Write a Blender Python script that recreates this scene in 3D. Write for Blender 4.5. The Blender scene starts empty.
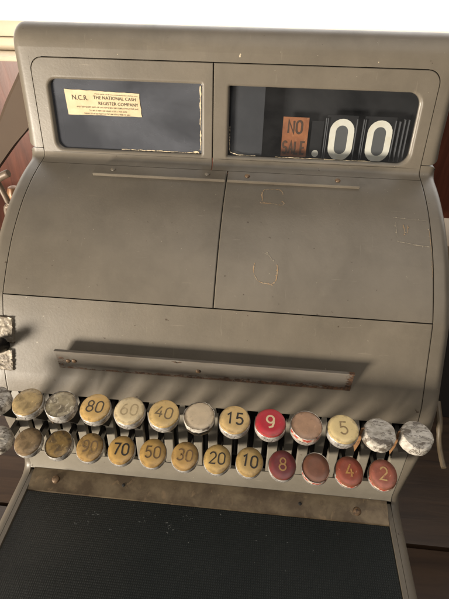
import bpy, bmesh, math, random
from mathutils import Vector, Matrix
random.seed(7)
R = math.radians
scene = bpy.context.scene
COL = scene.collection

# ------------------------------------------------------------------ nodes
def new_mat(name):
    m = bpy.data.materials.new(name); m.use_nodes = True
    nt = m.node_tree
    return m, nt, nt.nodes['Principled BSDF']
def node(nt, typ, **kw):
    n = nt.nodes.new(typ)
    for k, v in kw.items():
        if hasattr(n, k): setattr(n, k, v)
        else: n.inputs[k].default_value = v
    return n
def link(nt, a, b): nt.links.new(a, b)
def coords(nt, scale=(1, 1, 1)):
    tc = node(nt, 'ShaderNodeTexCoord')
    mp = node(nt, 'ShaderNodeMapping'); mp.inputs['Scale'].default_value = scale
    link(nt, tc.outputs['Object'], mp.inputs['Vector'])
    return mp.outputs['Vector']
def noise(nt, vec, scale, detail=4, rough=.55, dist=0):
    n = node(nt, 'ShaderNodeTexNoise')
    n.inputs['Scale'].default_value = scale; n.inputs['Detail'].default_value = detail
    n.inputs['Roughness'].default_value = rough; n.inputs['Distortion'].default_value = dist
    link(nt, vec, n.inputs['Vector'])
    return n.outputs['Fac']
def ramp(nt, fac, a, b, ca=(0, 0, 0, 1), cb=(1, 1, 1, 1)):
    r = node(nt, 'ShaderNodeValToRGB')
    r.color_ramp.elements[0].position = a; r.color_ramp.elements[1].position = b
    r.color_ramp.elements[0].color = ca; r.color_ramp.elements[1].color = cb
    link(nt, fac, r.inputs['Fac'])
    return r.outputs['Color']
def c4(c): return (c[0], c[1], c[2], 1)
def mix(nt, fac, a, b):
    m = node(nt, 'ShaderNodeMix'); m.data_type = 'RGBA'
    for s, v in ((m.inputs[0], fac), (m.inputs[6], a), (m.inputs[7], b)):
        if isinstance(v, (int, float)): s.default_value = v
        elif isinstance(v, tuple): s.default_value = c4(v)
        else: link(nt, v, s)
    return m.outputs[2]
def bump(nt, h, strength, dist, bsdf):
    b = node(nt, 'ShaderNodeBump'); b.inputs['Strength'].default_value = strength
    b.inputs['Distance'].default_value = dist
    link(nt, h, b.inputs['Height']); link(nt, b.outputs['Normal'], bsdf.inputs['Normal'])

def paint_mat(name, base, dark, chips=.5, rough=.42, grime=.10):
    m, nt, b = new_mat(name)
    v = coords(nt)
    big = noise(nt, v, 14, 5, .6)
    c = mix(nt, ramp(nt, big, .35, .7), base, dark)
    streak = noise(nt, coords(nt, (30, 9, 9)), 2, 4)
    f = node(nt, 'ShaderNodeMath', operation='MULTIPLY'); link(nt, ramp(nt, streak, .5, .75), f.inputs[0]); f.inputs[1].default_value = grime
    c = mix(nt, f.outputs[0], c, tuple(x * .72 for x in dark))
    fine = noise(nt, v, 260, 3, .6)
    sp = ramp(nt, fine, .735, .755)
    f2 = node(nt, 'ShaderNodeMath', operation='MULTIPLY'); link(nt, sp, f2.inputs[0]); f2.inputs[1].default_value = chips
    c = mix(nt, f2.outputs[0], c, (.62, .55, .42))
    fine2 = noise(nt, coords(nt, (1, 1.3, 1.1)), 190, 2, .5)
    sp2 = ramp(nt, fine2, .755, .77)
    c = mix(nt, sp2, c, (.07, .05, .035))
    link(nt, c, b.inputs['Base Color'])
    # rubbed and greasy patches, hairline scratches, dents
    g1 = noise(nt, coords(nt, (1, .7, .7)), 26, 7, .68, .5)
    f3 = node(nt, 'ShaderNodeMath', operation='MULTIPLY'); link(nt, ramp(nt, g1, .50, .72), f3.inputs[0]); f3.inputs[1].default_value = .28
    c = mix(nt, f3.outputs[0], c, tuple(x * .68 for x in dark))
    g2 = noise(nt, coords(nt, (.6, 1, 1)), 55, 6, .7, .4)
    f4 = node(nt, 'ShaderNodeMath', operation='MULTIPLY'); link(nt, ramp(nt, g2, .56, .74), f4.inputs[0]); f4.inputs[1].default_value = .16
    c = mix(nt, f4.outputs[0], c, tuple(x * 1.35 for x in base))
    for sc_, k_ in (((1, 14, 14), .22), ((16, 1, 1), .16)):
        h1 = noise(nt, coords(nt, sc_), 34, 3, .5, .25)
        h2 = node(nt, 'ShaderNodeMath', operation='MULTIPLY'); link(nt, ramp(nt, h1, .715, .74), h2.inputs[0]); h2.inputs[1].default_value = k_
        c = mix(nt, h2.outputs[0], c, tuple(x * 1.9 for x in base))
    link(nt, c, b.inputs['Base Color'])
    rr = node(nt, 'ShaderNodeMapRange'); link(nt, g1, rr.inputs[0])
    rr.inputs[3].default_value = rough - .14; rr.inputs[4].default_value = rough + .14
    link(nt, rr.outputs[0], b.inputs['Roughness'])
    b.inputs['Specular IOR Level'].default_value = .45
    hs = node(nt, 'ShaderNodeMath', operation='MULTIPLY_ADD'); link(nt, noise(nt, v, 20, 2, .4), hs.inputs[0]); hs.inputs[1].default_value = 5; link(nt, noise(nt, v, 420, 3, .6), hs.inputs[2])
    bump(nt, hs.outputs[0], .14, .0006, b)
    return m

def simple_mat(name, base, rough=.5, metal=0, var=.25, scale=60, bstr=.1, spec=.5):
    m, nt, b = new_mat(name)
    v = coords(nt)
    n = noise(nt, v, scale, 5, .6)
    link(nt, mix(nt, ramp(nt, n, .3, .75), base, tuple(x * (1 - var) for x in base)), b.inputs['Base Color'])
    b.inputs['Roughness'].default_value = rough; b.inputs['Metallic'].default_value = metal
    b.inputs['Specular IOR Level'].default_value = spec
    if bstr: bump(nt, noise(nt, v, scale * 6, 3), bstr, .0006, b)
    return m

def worn_mat(name, base, blotch, blot_scale=120, lo=.48, hi=.6, rough=.4, metal=0, third=None, bstr=.25, tlo=.58, thi=.64):
    """a surface with shaped wear: a blotch colour over the base and maybe a third"""
    m, nt, b = new_mat(name)
    v = coords(nt)
    n = noise(nt, v, blot_scale, 6, .62, .3)
    c = mix(nt, ramp(nt, n, lo, hi), base, blotch)
    if third:
        n2 = noise(nt, coords(nt, (1.2, .8, 1)), blot_scale * 2.3, 5, .65, .5)
        c = mix(nt, ramp(nt, n2, tlo, thi), c, third)
    link(nt, c, b.inputs['Base Color'])
    b.inputs['Roughness'].default_value = rough; b.inputs['Metallic'].default_value = metal
    bump(nt, n, bstr, .001, b)
    return m

def flake_mat(name, light=(.58, .54, .475), mid=(.34, .305, .25), metal=.05):
    """old plating crazed into pale silver flakes with dark cracks"""
    m, nt, b = new_mat(name)
    v0 = coords(nt, (1, 2.1, 1)); oi = node(nt, 'ShaderNodeObjectInfo'); sc = node(nt, 'ShaderNodeMath', operation='MULTIPLY_ADD')
    link(nt, oi.outputs['Random'], sc.inputs[0]); sc.inputs[1].default_value = 3.0; sc.inputs[2].default_value = .37
    va = node(nt, 'ShaderNodeVectorMath', operation='ADD'); link(nt, v0, va.inputs[0]); link(nt, sc.outputs[0], va.inputs[1]); v = va.outputs[0]
    nz = noise(nt, v, 62, 5, .58, .9)
    ab = node(nt, 'ShaderNodeMath', operation='SUBTRACT'); link(nt, nz, ab.inputs[0]); ab.inputs[1].default_value = .5
    ab2 = node(nt, 'ShaderNodeMath', operation='ABSOLUTE'); link(nt, ab.outputs[0], ab2.inputs[0])
    crack = ramp(nt, ab2.outputs[0], .003, .022)
    patch = noise(nt, v, 130, 5, .6)
    c = mix(nt, ramp(nt, patch, .38, .62), light, mid)
    c = mix(nt, ramp(nt, noise(nt, v, 60, 6, .68), .54, .60), c, (.13, .105, .08))
    c = mix(nt, crack, (.17, .145, .12), c)
    link(nt, c, b.inputs['Base Color'])
    b.inputs['Roughness'].default_value = .5; b.inputs['Metallic'].default_value = metal
    bump(nt, crack, .35, .0008, b)
    return m

M = {}
M['paint'] = paint_mat('grey_enamel', (.176, .150, .115), (.134, .114, .087))
M['paint_light'] = paint_mat('light_grey_enamel', (.40, .37, .315), (.335, .305, .255), chips=.8)
M['bed'] = paint_mat('key_bed_enamel', (.255, .228, .182), (.19, .168, .132), chips=.5)
M['black'] = simple_mat('black_recess', (.012, .011, .010), .7, bstr=0)
M['lever'] = simple_mat('blackened_steel', (.028, .025, .022), .38, .5, .3, 120)
M['flake'] = flake_mat('flaking_plating')
M['plate'] = flake_mat('flaking_plate', (.22, .185, .135), (.12, .092, .06), .2)
M['rim'] = worn_mat('silver_key_ring', (.56, .53, .485), (.27, .245, .215), 190, .44, .60, .36, .35, (.06, .05, .045), .3, .57, .63)
M['rust'] = worn_mat('rust', (.10, .052, .027), (.045, .027, .017), 160, .45, .6, .8)
M['rust_line'] = worn_mat('rusty_scratch', (.36, .23, .12), (.40, .31, .21), 200, .45, .6, .8)
M['pale_line'] = worn_mat('pale_tape_trace', (.37, .32, .24), (.28, .24, .18), 200, .45, .6, .7)
M['cream_chip'] = worn_mat('cream_paint_chip', (.66, .54, .36), (.45, .38, .28), 160, .45, .6, .7)
M['brass'] = worn_mat('tarnished_brass_strip', (.205, .155, .095), (.105, .074, .045), 45, .38, .62, .45, .4, (.24, .17, .10), .25, .60, .70)
M['screw'] = worn_mat('worn_screw', (.22, .14, .08), (.07, .045, .03), 300, .45, .6, .5, .4)
M['paper'] = worn_mat('aged_paper', (.66, .53, .34), (.56, .43, .26), 60, .4, .7, .85, bstr=.05)
M['ink'] = simple_mat('black_ink', (.10, .078, .055), .8, bstr=0)
M['steel'] = worn_mat('ledge_steel', (.27, .245, .21), (.20, .175, .145), 45, .42, .65, .36, .3, (.17, .10, .06), .12, .66, .72)
def ledge_mat():
    m, nt, b = new_mat('ledge_with_rust')
    tc = node(nt, 'ShaderNodeTexCoord'); sp = node(nt, 'ShaderNodeSeparateXYZ'); link(nt, tc.outputs['Object'], sp.inputs[0])
    v = coords(nt)
    base = mix(nt, ramp(nt, noise(nt, coords(nt, (.35, 1, 1)), 60, 5), .35, .7), (.175, .157, .133), (.115, .097, .078))
    def rng(src, a, b_, c, d):
        r = node(nt, 'ShaderNodeMapRange'); link(nt, src, r.inputs[0])
        for k, x in zip((1, 2, 3, 4), (a, b_, c, d)): r.inputs[k].default_value = x
        return r.outputs[0]
    def add(a, b_, op='ADD'):
        n = node(nt, 'ShaderNodeMath', operation=op); link(nt, a, n.inputs[0]); link(nt, b_, n.inputs[1]); return n.outputs[0]
    low = rng(sp.outputs['Z'], -.0600, -.0510, .26, -.25)
    xr = rng(sp.outputs['X'], -.14, .06, -.04, .10)
    end = rng(sp.outputs['X'], .122, .1335, -.1, .33)
    lend = add(rng(sp.outputs['X'], -.128, -.1385, -.3, .14), rng(sp.outputs['Z'], -.040, -.046, -.3, 0))
    n = noise(nt, coords(nt, (.7, 1, 1.6)), 230, 6, .65, .6)
    tot = add(n, add(add(low, xr), add(end, lend, 'MAXIMUM'), 'MAXIMUM'))
    k = ramp(nt, tot, .62, .70)
    c = mix(nt, k, base, mix(nt, ramp(nt, noise(nt, v, 500, 3), .4, .62), (.05, .028, .017), (.13, .066, .034)))
    link(nt, c, b.inputs['Base Color'])
    rr = node(nt, 'ShaderNodeMapRange'); link(nt, k, rr.inputs[0]); rr.inputs[3].default_value = .34; rr.inputs[4].default_value = .8
    link(nt, rr.outputs[0], b.inputs['Roughness'])
    bump(nt, tot, .15, .0008, b)
    return m
M['ledge'] = ledge_mat()
M['plate_rust'] = worn_mat('rusty_side_plate', (.30, .155, .065), (.16, .08, .035), 150, .45, .6, .7)
M['tan'] = simple_mat('tan_wood', (.20, .125, .06), .6, 0, .25, 25)

# rubber mat
def mat_rubber():
    m, nt, b = new_mat('dark_ribbed_rubber')
    v = coords(nt)
    c = mix(nt, ramp(nt, noise(nt, v, 18, 5, .6), .35, .7), (.0120, .0160, .0160), (.0165, .0205, .0200))
    sc = ramp(nt, noise(nt, coords(nt, (1, .35, 1)), 210, 4, .7, 1.2), .70, .74)
    pm = ramp(nt, noise(nt, v, 26, 3), .5, .62)
    f = node(nt, 'ShaderNodeMath', operation='MULTIPLY'); link(nt, sc, f.inputs[0]); link(nt, pm, f.inputs[1])
    c = mix(nt, f.outputs[0], c, (.30, .31, .30))
    sheen_noise = noise(nt, coords(nt, (1, 1.4, 1)), 7, 6, .7)
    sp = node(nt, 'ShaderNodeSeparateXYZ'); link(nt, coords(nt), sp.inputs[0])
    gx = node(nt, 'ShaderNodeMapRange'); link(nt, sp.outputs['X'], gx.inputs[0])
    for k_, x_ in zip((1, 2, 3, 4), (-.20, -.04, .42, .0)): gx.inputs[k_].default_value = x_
    sheen_mix = node(nt, 'ShaderNodeMath', operation='MULTIPLY'); link(nt, sheen_noise, sheen_mix.inputs[0]); link(nt, gx.outputs[0], sheen_mix.inputs[1])
    c = mix(nt, sheen_mix.outputs[0], c, (.16, .14, .115))  # reflected light on the left side, painted into the rubber colour with noise
    link(nt, c, b.inputs['Base Color'])
    b.inputs['Roughness'].default_value = .45; b.inputs['Specular IOR Level'].default_value = .4
    return m
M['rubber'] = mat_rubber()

def mat_glass(name, dust_lo, dust_hi, tint):
    m, nt, b = new_mat(name)
    out = nt.nodes['Material Output']; nt.nodes.remove(b)
    v = coords(nt)
    tr = node(nt, 'ShaderNodeBsdfTransparent'); tr.inputs['Color'].default_value = (.86, .88, .9, 1)
    df = node(nt, 'ShaderNodeBsdfDiffuse'); df.inputs['Color'].default_value = c4(tint)
    gl = node(nt, 'ShaderNodeBsdfGlossy'); gl.inputs['Roughness'].default_value = .06
    n = noise(nt, coords(nt, (.55, 1, .7)), 24, 5, .58, .3)
    mr = node(nt, 'ShaderNodeMapRange'); link(nt, n, mr.inputs[0]); mr.inputs[1].default_value = .36; mr.inputs[2].default_value = .68
    mr.inputs[3].default_value = dust_lo; mr.inputs[4].default_value = dust_hi
    m1 = node(nt, 'ShaderNodeMixShader'); link(nt, mr.outputs[0], m1.inputs[0]); link(nt, tr.outputs[0], m1.inputs[1]); link(nt, df.outputs[0], m1.inputs[2])
    fr = node(nt, 'ShaderNodeFresnel'); fr.inputs['IOR'].default_value = 1.5
    m2 = node(nt, 'ShaderNodeMixShader'); link(nt, fr.outputs[0], m2.inputs[0]); link(nt, m1.outputs[0], m2.inputs[1]); link(nt, gl.outputs[0], m2.inputs[2])
    link(nt, m2.outputs[0], out.inputs['Surface'])
    return m
M['glass_dusty'] = mat_glass('dusty_window_glass', .46, .86, (.115, .120, .136))
M['glass_clear'] = mat_glass('grimy_clear_glass', .015, .13, (.17, .17, .175))

def mat_wood(name, a, bcol, scale=(3, 40, 40), rough=.5):
    m, nt, b = new_mat(name)
    n = noise(nt, coords(nt, scale), 2.2, 7, .62, .8)
    c = mix(nt, ramp(nt, n, .3, .72), a, bcol)
    n2 = noise(nt, coords(nt), 9, 4)
    c = mix(nt, ramp(nt, n2, .55, .8), c, tuple(x * .55 for x in a))
    link(nt, c, b.inputs['Base Color']); b.inputs['Roughness'].default_value = rough
    bump(nt, n, .15, .002, b)
    return m
M['table'] = mat_wood('brown_plank', (.066, .037, .020), (.026, .014, .008))
M['wall'] = mat_wood('red_brown_panelling', (.19, .058, .032), (.09, .026, .014), (30, 3, 3), .4)
M['cream_wood'] = simple_mat('cream_painted_wood', (.74, .62, .45), .5, 0, .15, 8)
M['band'] = simple_mat('beige_brown_board', (.080, .050, .029), .75, 0, .2, 10)
M['floor'] = simple_mat('dark_floor', (.035, .03, .026), .7, 0, .3, 4)

def mat_emit(name, col, s):
    m, nt, b = new_mat(name)
    b.inputs['Base Color'].default_value = c4((.8, .8, .8))
    b.inputs['Emission Color'].default_value = c4(col); b.inputs['Emission Strength'].default_value = s
    return m
M['daylight'] = mat_emit('bright_daylight_pane', (1, .985, .96), 2.2)

# ------------------------------------------------------------------ object helpers
ROOT_INV = {}
def empty(name, loc, label, cat, group=None):
    o = bpy.data.objects.new(name, None); COL.objects.link(o); o.location = loc
    o['label'] = label; o['category'] = cat
    if group: o['group'] = group
    o.empty_display_size = .05
    ROOT_INV[o.name] = Matrix.Translation(-Vector(loc))
    return o
def finish(name, bm, mats, parent=None, label=None, sharp=35, loc=None, smooth=True):
    bmesh.ops.recalc_face_normals(bm, faces=bm.faces) if not getattr(bm, 'keepn', False) else None
    for f in bm.faces: f.smooth = smooth
    for e in bm.edges:
        if len(e.link_faces) == 2 and e.calc_face_angle(0) > R(sharp): e.smooth = False
    me = bpy.data.meshes.new(name); bm.to_mesh(me); bm.free()
    if not isinstance(mats, (list, tuple)): mats = [mats]
    for m in mats: me.materials.append(m)
    o = bpy.data.objects.new(name, me); COL.objects.link(o)
    if loc is not None: o.location = loc
    if parent:
        o.parent = parent
        if parent.name in ROOT_INV: o.matrix_parent_inverse = ROOT_INV[parent.name]
    if label: o['label'] = label
    return o

def box(bm, lo, hi, mi=0, bev=0):
    vs = [bm.verts.new((x, y, z)) for x in (lo[0], hi[0]) for y in (lo[1], hi[1]) for z in (lo[2], hi[2])]
    idx = [(0, 1, 3, 2), (4, 6, 7, 5), (0, 4, 5, 1), (2, 3, 7, 6), (0, 2, 6, 4), (1, 5, 7, 3)]
    fs = [bm.faces.new([vs[i] for i in q]) for q in idx]
    for f in fs: f.material_index = mi
    if bev:
        es = list({e for f in fs for e in f.edges})
        r = bmesh.ops.bevel(bm, geom=es, offset=bev, segments=2, profile=.5, affect='EDGES')
        for f in r['faces']: f.material_index = mi

def normals(prof, closed=False):
    n = len(prof); out = []
    for i in range(n):
        a = prof[(i - 1) % n] if (closed or i > 0) else prof[i]
        b = prof[(i + 1) % n] if (closed or i < n - 1) else prof[i]
        p = prof[i]
        v = Vector((0, 0))
        for q, r_ in ((a, p), (p, b)):
            d = Vector((r_[0] - q[0], r_[1] - q[1]))
            if d.length > 1e-9:
                d.normalize(); v += Vector((d.y, -d.x))
        v.normalize(); out.append(v)
    return out

def loft(bm, prof, stations, mi=0, skirt=.003):
    """sheet following a (y,z) profile across x stations (x, inward offset); edges turned in by skirt"""
    nm = normals(prof)
    rows = [(prof[0], nm[0], skirt)] + [(p, n, 0) for p, n in zip(prof, nm)] + [(prof[-1], nm[-1], skirt)]
    g = []
    for (p, n, ex) in rows:
        g.append([bm.verts.new((x, p[0] - n.x * (o + ex), p[1] - n.y * (o + ex))) for x, o in stations])
    for i in range(len(g) - 1):
        for j in range(len(stations) - 1):
            f = bm.faces.new((g[i][j], g[i][j + 1], g[i + 1][j + 1], g[i + 1][j])); f.material_index = mi
    return g
def plate_stations(x0, x1, r=.0007, t=.003, n=1):
    st = [(x0, t), (x0, r), (x0 + r * .3, r * .3), (x0 + r, 0), (x0 + 2 * r, 0)]
    for i in range(1, n): st.append((x0 + r + (x1 - x0 - 2 * r) * i / n, 0))
    return st + [(x1 - 2 * r, 0), (x1 - r, 0), (x1 - r * .3, r * .3), (x1, r), (x1, t)]

def cheek(bm, poly, xin, xout, Rr, sgn, mi=0, seg=9):
    """closed (y,z) polygon extruded in x with a rounded outer edge"""
    nm = normals(poly, True)
    # orientation: make normals point outward
    area = sum(poly[i][0] * poly[(i + 1) % len(poly)][1] - poly[(i + 1) % len(poly)][0] * poly[i][1] for i in range(len(poly)))
    k = 1 if area > 0 else -1
    st = [(None, 0)] + [(Rr * math.sin(a) - Rr, Rr * (1 - math.cos(a))) for a in [math.pi / 2 * i / seg for i in range(seg + 1)]]
    loops = []
    for x, o in st:
        loops.append([bm.verts.new((sgn * (xin if x is None else flank(p) + x), p[0] - k * n.x * o, p[1] - k * n.y * o)) for p, n in zip(poly, nm)])
    N = len(poly)
    for a, b in zip(loops, loops[1:]):
        for i in range(N):
            f = bm.faces.new((a[i], a[(i + 1) % N], b[(i + 1) % N], b[i])); f.material_index = mi
    bm.faces.new(loops[0]).material_index = mi
    bm.faces.new(loops[-1]).material_index = mi

def catmull(pts, n=6):
    out = []
    P = [pts[0]] + list(pts) + [pts[-1]]
    for i in range(1, len(P) - 2):
        p0, p1, p2, p3 = [Vector(q) for q in P[i - 1:i + 3]]
        for j in range(n):
            t = j / n
            out.append(tuple(.5 * ((2 * p1) + (p2 - p0) * t + (2 * p0 - 5 * p1 + 4 * p2 - p3) * t * t + (3 * p1 - p0 - 3 * p2 + p3) * t ** 3)))
    out.append(tuple(pts[-1]))
    return out
def arc2(cx, cy, rx, ry, a0, a1, n=8):
    return [(cx + rx * math.cos(R(a0 + (a1 - a0) * i / n)), cy + ry * math.sin(R(a0 + (a1 - a0) * i / n))) for i in range(n + 1)]

def lathe(bm, prof, seg=32, mi=0, sx=1, sy=1, mat=Matrix.Identity(4), jit=0):
    """(r, z) profile turned about z, ends closed"""
    rings = []
    js = [1 + random.uniform(-jit, jit) for _ in range(seg)]
    for r, z in prof:
        if r < 1e-6: rings.append([bm.verts.new(mat @ Vector((0, 0, z)))])
        else: rings.append([bm.verts.new(mat @ Vector((r * js[i] * sx * math.cos(2 * math.pi * i / seg), r * js[i] * sy * math.sin(2 * math.pi * i / seg), z))) for i in range(seg)])
    for a, b in zip(rings, rings[1:]):
        for i in range(seg):
            j = (i + 1) % seg
            if len(a) == 1 and len(b) == 1: continue
            if len(a) == 1: f = bm.faces.new((a[0], b[i], b[j]))
            elif len(b) == 1: f = bm.faces.new((a[i], a[j], b[0]))
            else: f = bm.faces.new((a[i], a[j], b[j], b[i]))
            f.material_index = mi

def tube(bm, pts, rad, seg=10, mi=0):
    pts = [Vector(p) for p in pts]; rings = []
    rads = rad if isinstance(rad, (list, tuple)) else [rad] * len(pts)
    up = Vector((0, 0, 1))
    for i, p in enumerate(pts):
        t = (pts[min(i + 1, len(pts) - 1)] - pts[max(i - 1, 0)]).normalized()
        a = t.cross(up)
        if a.length < 1e-3: a = t.cross(Vector((1, 0, 0)))
        a.normalize(); b = t.cross(a)
        rings.append([bm.verts.new(p + (a * math.cos(2 * math.pi * k / seg) + b * math.sin(2 * math.pi * k / seg)) * rads[i]) for k in range(seg)])
    for a, b in zip(rings, rings[1:]):
        for k in range(seg): bm.faces.new((a[k], a[(k + 1) % seg], b[(k + 1) % seg], b[k])).material_index = mi
    bm.faces.new(rings[0]).material_index = mi; bm.faces.new(rings[-1]).material_index = mi

def ribbon(bm, pts, hw, mapf, mi=0, closed=False, jit=0, gap=0):
    """flat stroke along 2D points, laid down through mapf(u, v)"""
    pts = [Vector(p) for p in pts]; n = len(pts); L = []; Rr = []
    for i, p in enumerate(pts):
        a = pts[(i - 1) % n] if (closed or i > 0) else p
        b = pts[(i + 1) % n] if (closed or i < n - 1) else p
        d1 = (p - a); d2 = (b - p)
        if d1.length < 1e-9: d1 = d2
        if d2.length < 1e-9: d2 = d1
        d1 = d1.normalized(); d2 = d2.normalized()
        n1 = Vector((-d1.y, d1.x)); n2 = Vector((-d2.y, d2.x))
        mm = (n1 + n2); mm = mm.normalized() if mm.length > 1e-6 else n1
        k = 1 / max(.5, mm.dot(n1))
        h = hw * (1 + random.uniform(-jit, jit))
        L.append(bm.verts.new(mapf(*(p + mm * h * k)))); Rr.append(bm.verts.new(mapf(*(p - mm * h * k))))
    for i in range(n if closed else n - 1):
        if gap and random.random() < gap: continue
        j = (i + 1) % n
        f = bm.faces.new((L[i], L[j], Rr[j], Rr[i])); f.material_index = mi
def dense(pts, step):
    out = []
    for a, b in zip(pts, pts[1:]):
        a = Vector(a); b = Vector(b); k = max(1, int((b - a).length / step))
        out += [tuple(a + (b - a) * i / k) for i in range(k)]
    return out + [tuple(pts[-1])]

from mathutils import noise as mnoise
def crust(bm, pts, hw, mapf, mi, freq=260, step=.0007, lo=.05):
    """a strip of worn edge whose width wanders and pinches out"""
    q = dense(pts, step); L = []; Rr = []
    for i, p in enumerate(q):
        a = Vector(q[max(i - 1, 0)]); b = Vector(q[min(i + 1, len(q) - 1)]); d = (b - a).normalized(); nrm = Vector((-d.y, d.x)); p = Vector(p)
        k1 = mnoise.noise((p.x * freq, p.y * freq, 3.1)); k2 = mnoise.noise((p.x * freq * 2.7, p.y * freq * 2.7, 8.3)); k3 = mnoise.noise((p.x * freq * .3, p.y * freq * .3, 1.7))
        w1 = hw * max(lo, .45 + .8 * k1 + .5 * k2 + .7 * k3); w2 = hw * max(lo, .45 + .7 * k2 - .6 * k1 + .7 * k3)
        if i in (0, len(q) - 1): w1 = w2 = hw * lo
        L.append(bm.verts.new(mapf(*(p + nrm * w1)))); Rr.append(bm.verts.new(mapf(*(p - nrm * w2))))
    for i in range(len(q) - 1): bm.faces.new((L[i], L[i + 1], Rr[i + 1], Rr[i])).material_index = mi
# stroke lettering, unit box .6 x 1 : list of (points, closed)
def stadium(w, h): return arc2(w / 2, h - w / 2, w / 2, w / 2, 0, 180, 10) + arc2(w / 2, w / 2, w / 2, w / 2, 180, 360, 10)
G = {
 '0': [(stadium(.6, 1), True)],
 '1': [([(.08, .80), (.34, 1), (.34, 0)], False)],
 '2': [(arc2(.3, .70, .29, .30, 165, -25, 10) + [(.02, .0), (.6, .0)], False)],
 '3': [(arc2(.29, .74, .27, .26, 150, -80, 10) + arc2(.29, .27, .30, .27, 80, -155, 10), False)],
 '4': [([(.40, 1), (.0, .30), (.62, .30)], False), ([(.44, .62), (.44, 0)], False)],
 '5': [([(.56, 1), (.12, 1), (.07, .55)] + arc2(.29, .31, .30, .31, 130, -150, 12), False)],
 '6': [(arc2(.3, .30, .29, .30, 0, 360, 18)[:-1], True), ([(.03, .36), (.10, .66), (.24, .88), (.44, 1)], False)],
 '8': [(arc2(.3, .75, .24, .25, 0, 360, 16)[:-1], True), (arc2(.3, .26, .29, .26, 0, 360, 16)[:-1], True)],
 '9': [(arc2(.3, .70, .29, .30, 0, 360, 18)[:-1], True), ([(.58, .64), (.54, .34), (.42, .08), (.12, .0)], False)],
 '7': [([(0, 1), (.58, 1), (.36, .5), (.22, 0)], False)],
 'N': [([(0, 0), (0, 1), (.6, 0), (.6, 1)], False)],
 'O': [(stadium(.6, 1), True)],
 'S': [(arc2(.3, .74, .28, .26, 30, 250, 10) + arc2(.3, .26, .29, .26, 85, -150, 10), False)],
 'A': [([(0, 0), (.3, 1), (.6, 0)], False), ([(.12, .34), (.48, .34)], False)],
 'L': [([(0, 1), (0, 0), (.5, 0)], False)],
 'E': [([(.52, 1), (0, 1), (0, 0), (.52, 0)], False), ([(0, .52), (.44, .52)], False)],
}
def strokes(bm, s, h, mapf, hw=.075, adv=.84, mi=0, wx=1.0):
    """text centred on (0,0) of the mapping plane"""
    w = (adv * (len(s) - 1) + .6) * h * wx
    for i, ch in enumerate(s):
        for j, (pts, cl) in enumerate(G[ch]):
            q = [((p[0] + adv * i) * h * wx - w / 2, (p[1] - .5) * h) for p in pts]
            ribbon(bm, q, hw * h, (lambda u, v, j=j: mapf(u, v, j * .00004)), mi, cl)
def text_into(bm, s, size, mapf, mi=0, align='LEFT'):
    cu = bpy.data.curves.new('lettering', 'FONT'); cu.body = s; cu.size = size; cu.align_x = align; cu.resolution_u = 2
    o = bpy.data.objects.new('lettering', cu); COL.objects.link(o)
    bpy.context.view_layer.update()
    me = bpy.data.meshes.new_from_object(o.evaluated_get(bpy.context.evaluated_depsgraph_get()))
    bpy.data.objects.remove(o)
    vs = [bm.verts.new(mapf(v.co.x, v.co.y)) for v in me.vertices]
    for p in me.polygons:
        try: bm.faces.new([vs[i] for i in p.vertices]).material_index = mi
        except ValueError: pass
    bpy.data.meshes.remove(me)

# ------------------------------------------------------------------ profiles of the register (y away from the viewer, z up)
PA = (.1594, .175); PB = (.1461, .0850)          # display face
pt = Vector((PA[0] - PB[0], PA[1] - PB[1])).normalized()   # up along the face
pn = Vector((-pt.y, pt.x))                       # out of the face
def face_pt(x, z, out=0):                        # point on the display face at height z
    k = (z - PB[1]) / pt.y
    return Vector((x, PB[0] + pt.x * k + pn.x * out, z + pn.y * out))
FILLET = [(.1461, .0850), (.1450, .0815), (.1425, .0793), (.1390, .0783), (.1346, .0775)]
LID = catmull([(.1340, .0774), (.120, .0744), (.104, .0698), (.084, .0622), (.066, .0532), (.0427, .0388), (.0235, .0232), (.0100, .0105), (.0004, .0004)], 5)
FRONT = catmull([(-.0004, -.0004), (-.0078, -.0135), (-.0157, -.0285), (-.0294, -.0545), (-.0372, -.0690)], 4)
LOWER = [(-.0372, -.0690), (-.0405, -.0790), (-.0435, -.0920), (-.0462, -.1100), (-.0490, -.1350), (-.0510, -.1560), (-.0520, -.1760)]
def prof_z(prof, y):
    for a, b in zip(prof, prof[1:]):
        if (a[0] - y) * (b[0] - y) <= 0 and a[0] != b[0]:
            t = (y - a[0]) / (b[0] - a[0]); return a[1] + (b[1] - a[1]) * t
    return prof[-1][1]

XI, XO = .2005, .2170
def flank(p):
    t = min(1, max(0, (p[1] + .195) / .09)); t = t * t * (3 - 2 * t)
    return .2106 + (XO - .2106) * t
reg = empty('cash_register', (0, .1, -.3), 'old grey enamelled cash register with two rows of round number keys and a display window', 'cash register')

# --- upper casing: rim over the display and its two cheeks
ztop = .2010
rimc = (0, 0)
a0 = Vector((PA[0], PA[1] + .0008)) + pt * 0
rise = .008
s0 = a0 + pt * rise
RR = .022
cc = s0 - pn * RR
ang0 = math.degrees(math.atan2(pn.y, pn.x))            # ~172 deg
ARC = [(cc.x + RR * math.cos(R(a)), cc.y + RR * math.sin(R(a))) for a in [ang0 + (72 - ang0) * i / 10 for i in range(11)]]
back_y = .37
tail = (back_y, ARC[-1][1] - (back_y - ARC[-1][0]) * math.tan(R(18)))
RIM = [tail] + ARC[::-1] + [tuple(s0), tuple(a0)]      # back -> front -> down
split = .0885
bm = bmesh.new()
loft(bm, RIM, [(-XI, 0), (-.1, 0), (0, 0), (.1, 0), (XI, 0)], 0, .003)
fpS = face_pt(0, split + .0004)
up_poly = [(fpS.y, fpS.z)] + [tuple(a0), tuple(s0)] + ARC + [tail, (back_y, split + .0004)]
up_poly = [(face_pt(0, z).y, face_pt(0, z).z) for z in (split + .0004, .11, .14, .16)] + up_poly[1:]
for sg in (-1, 1): cheek(bm, up_poly, XI, XO, .0098, sg)
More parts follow.
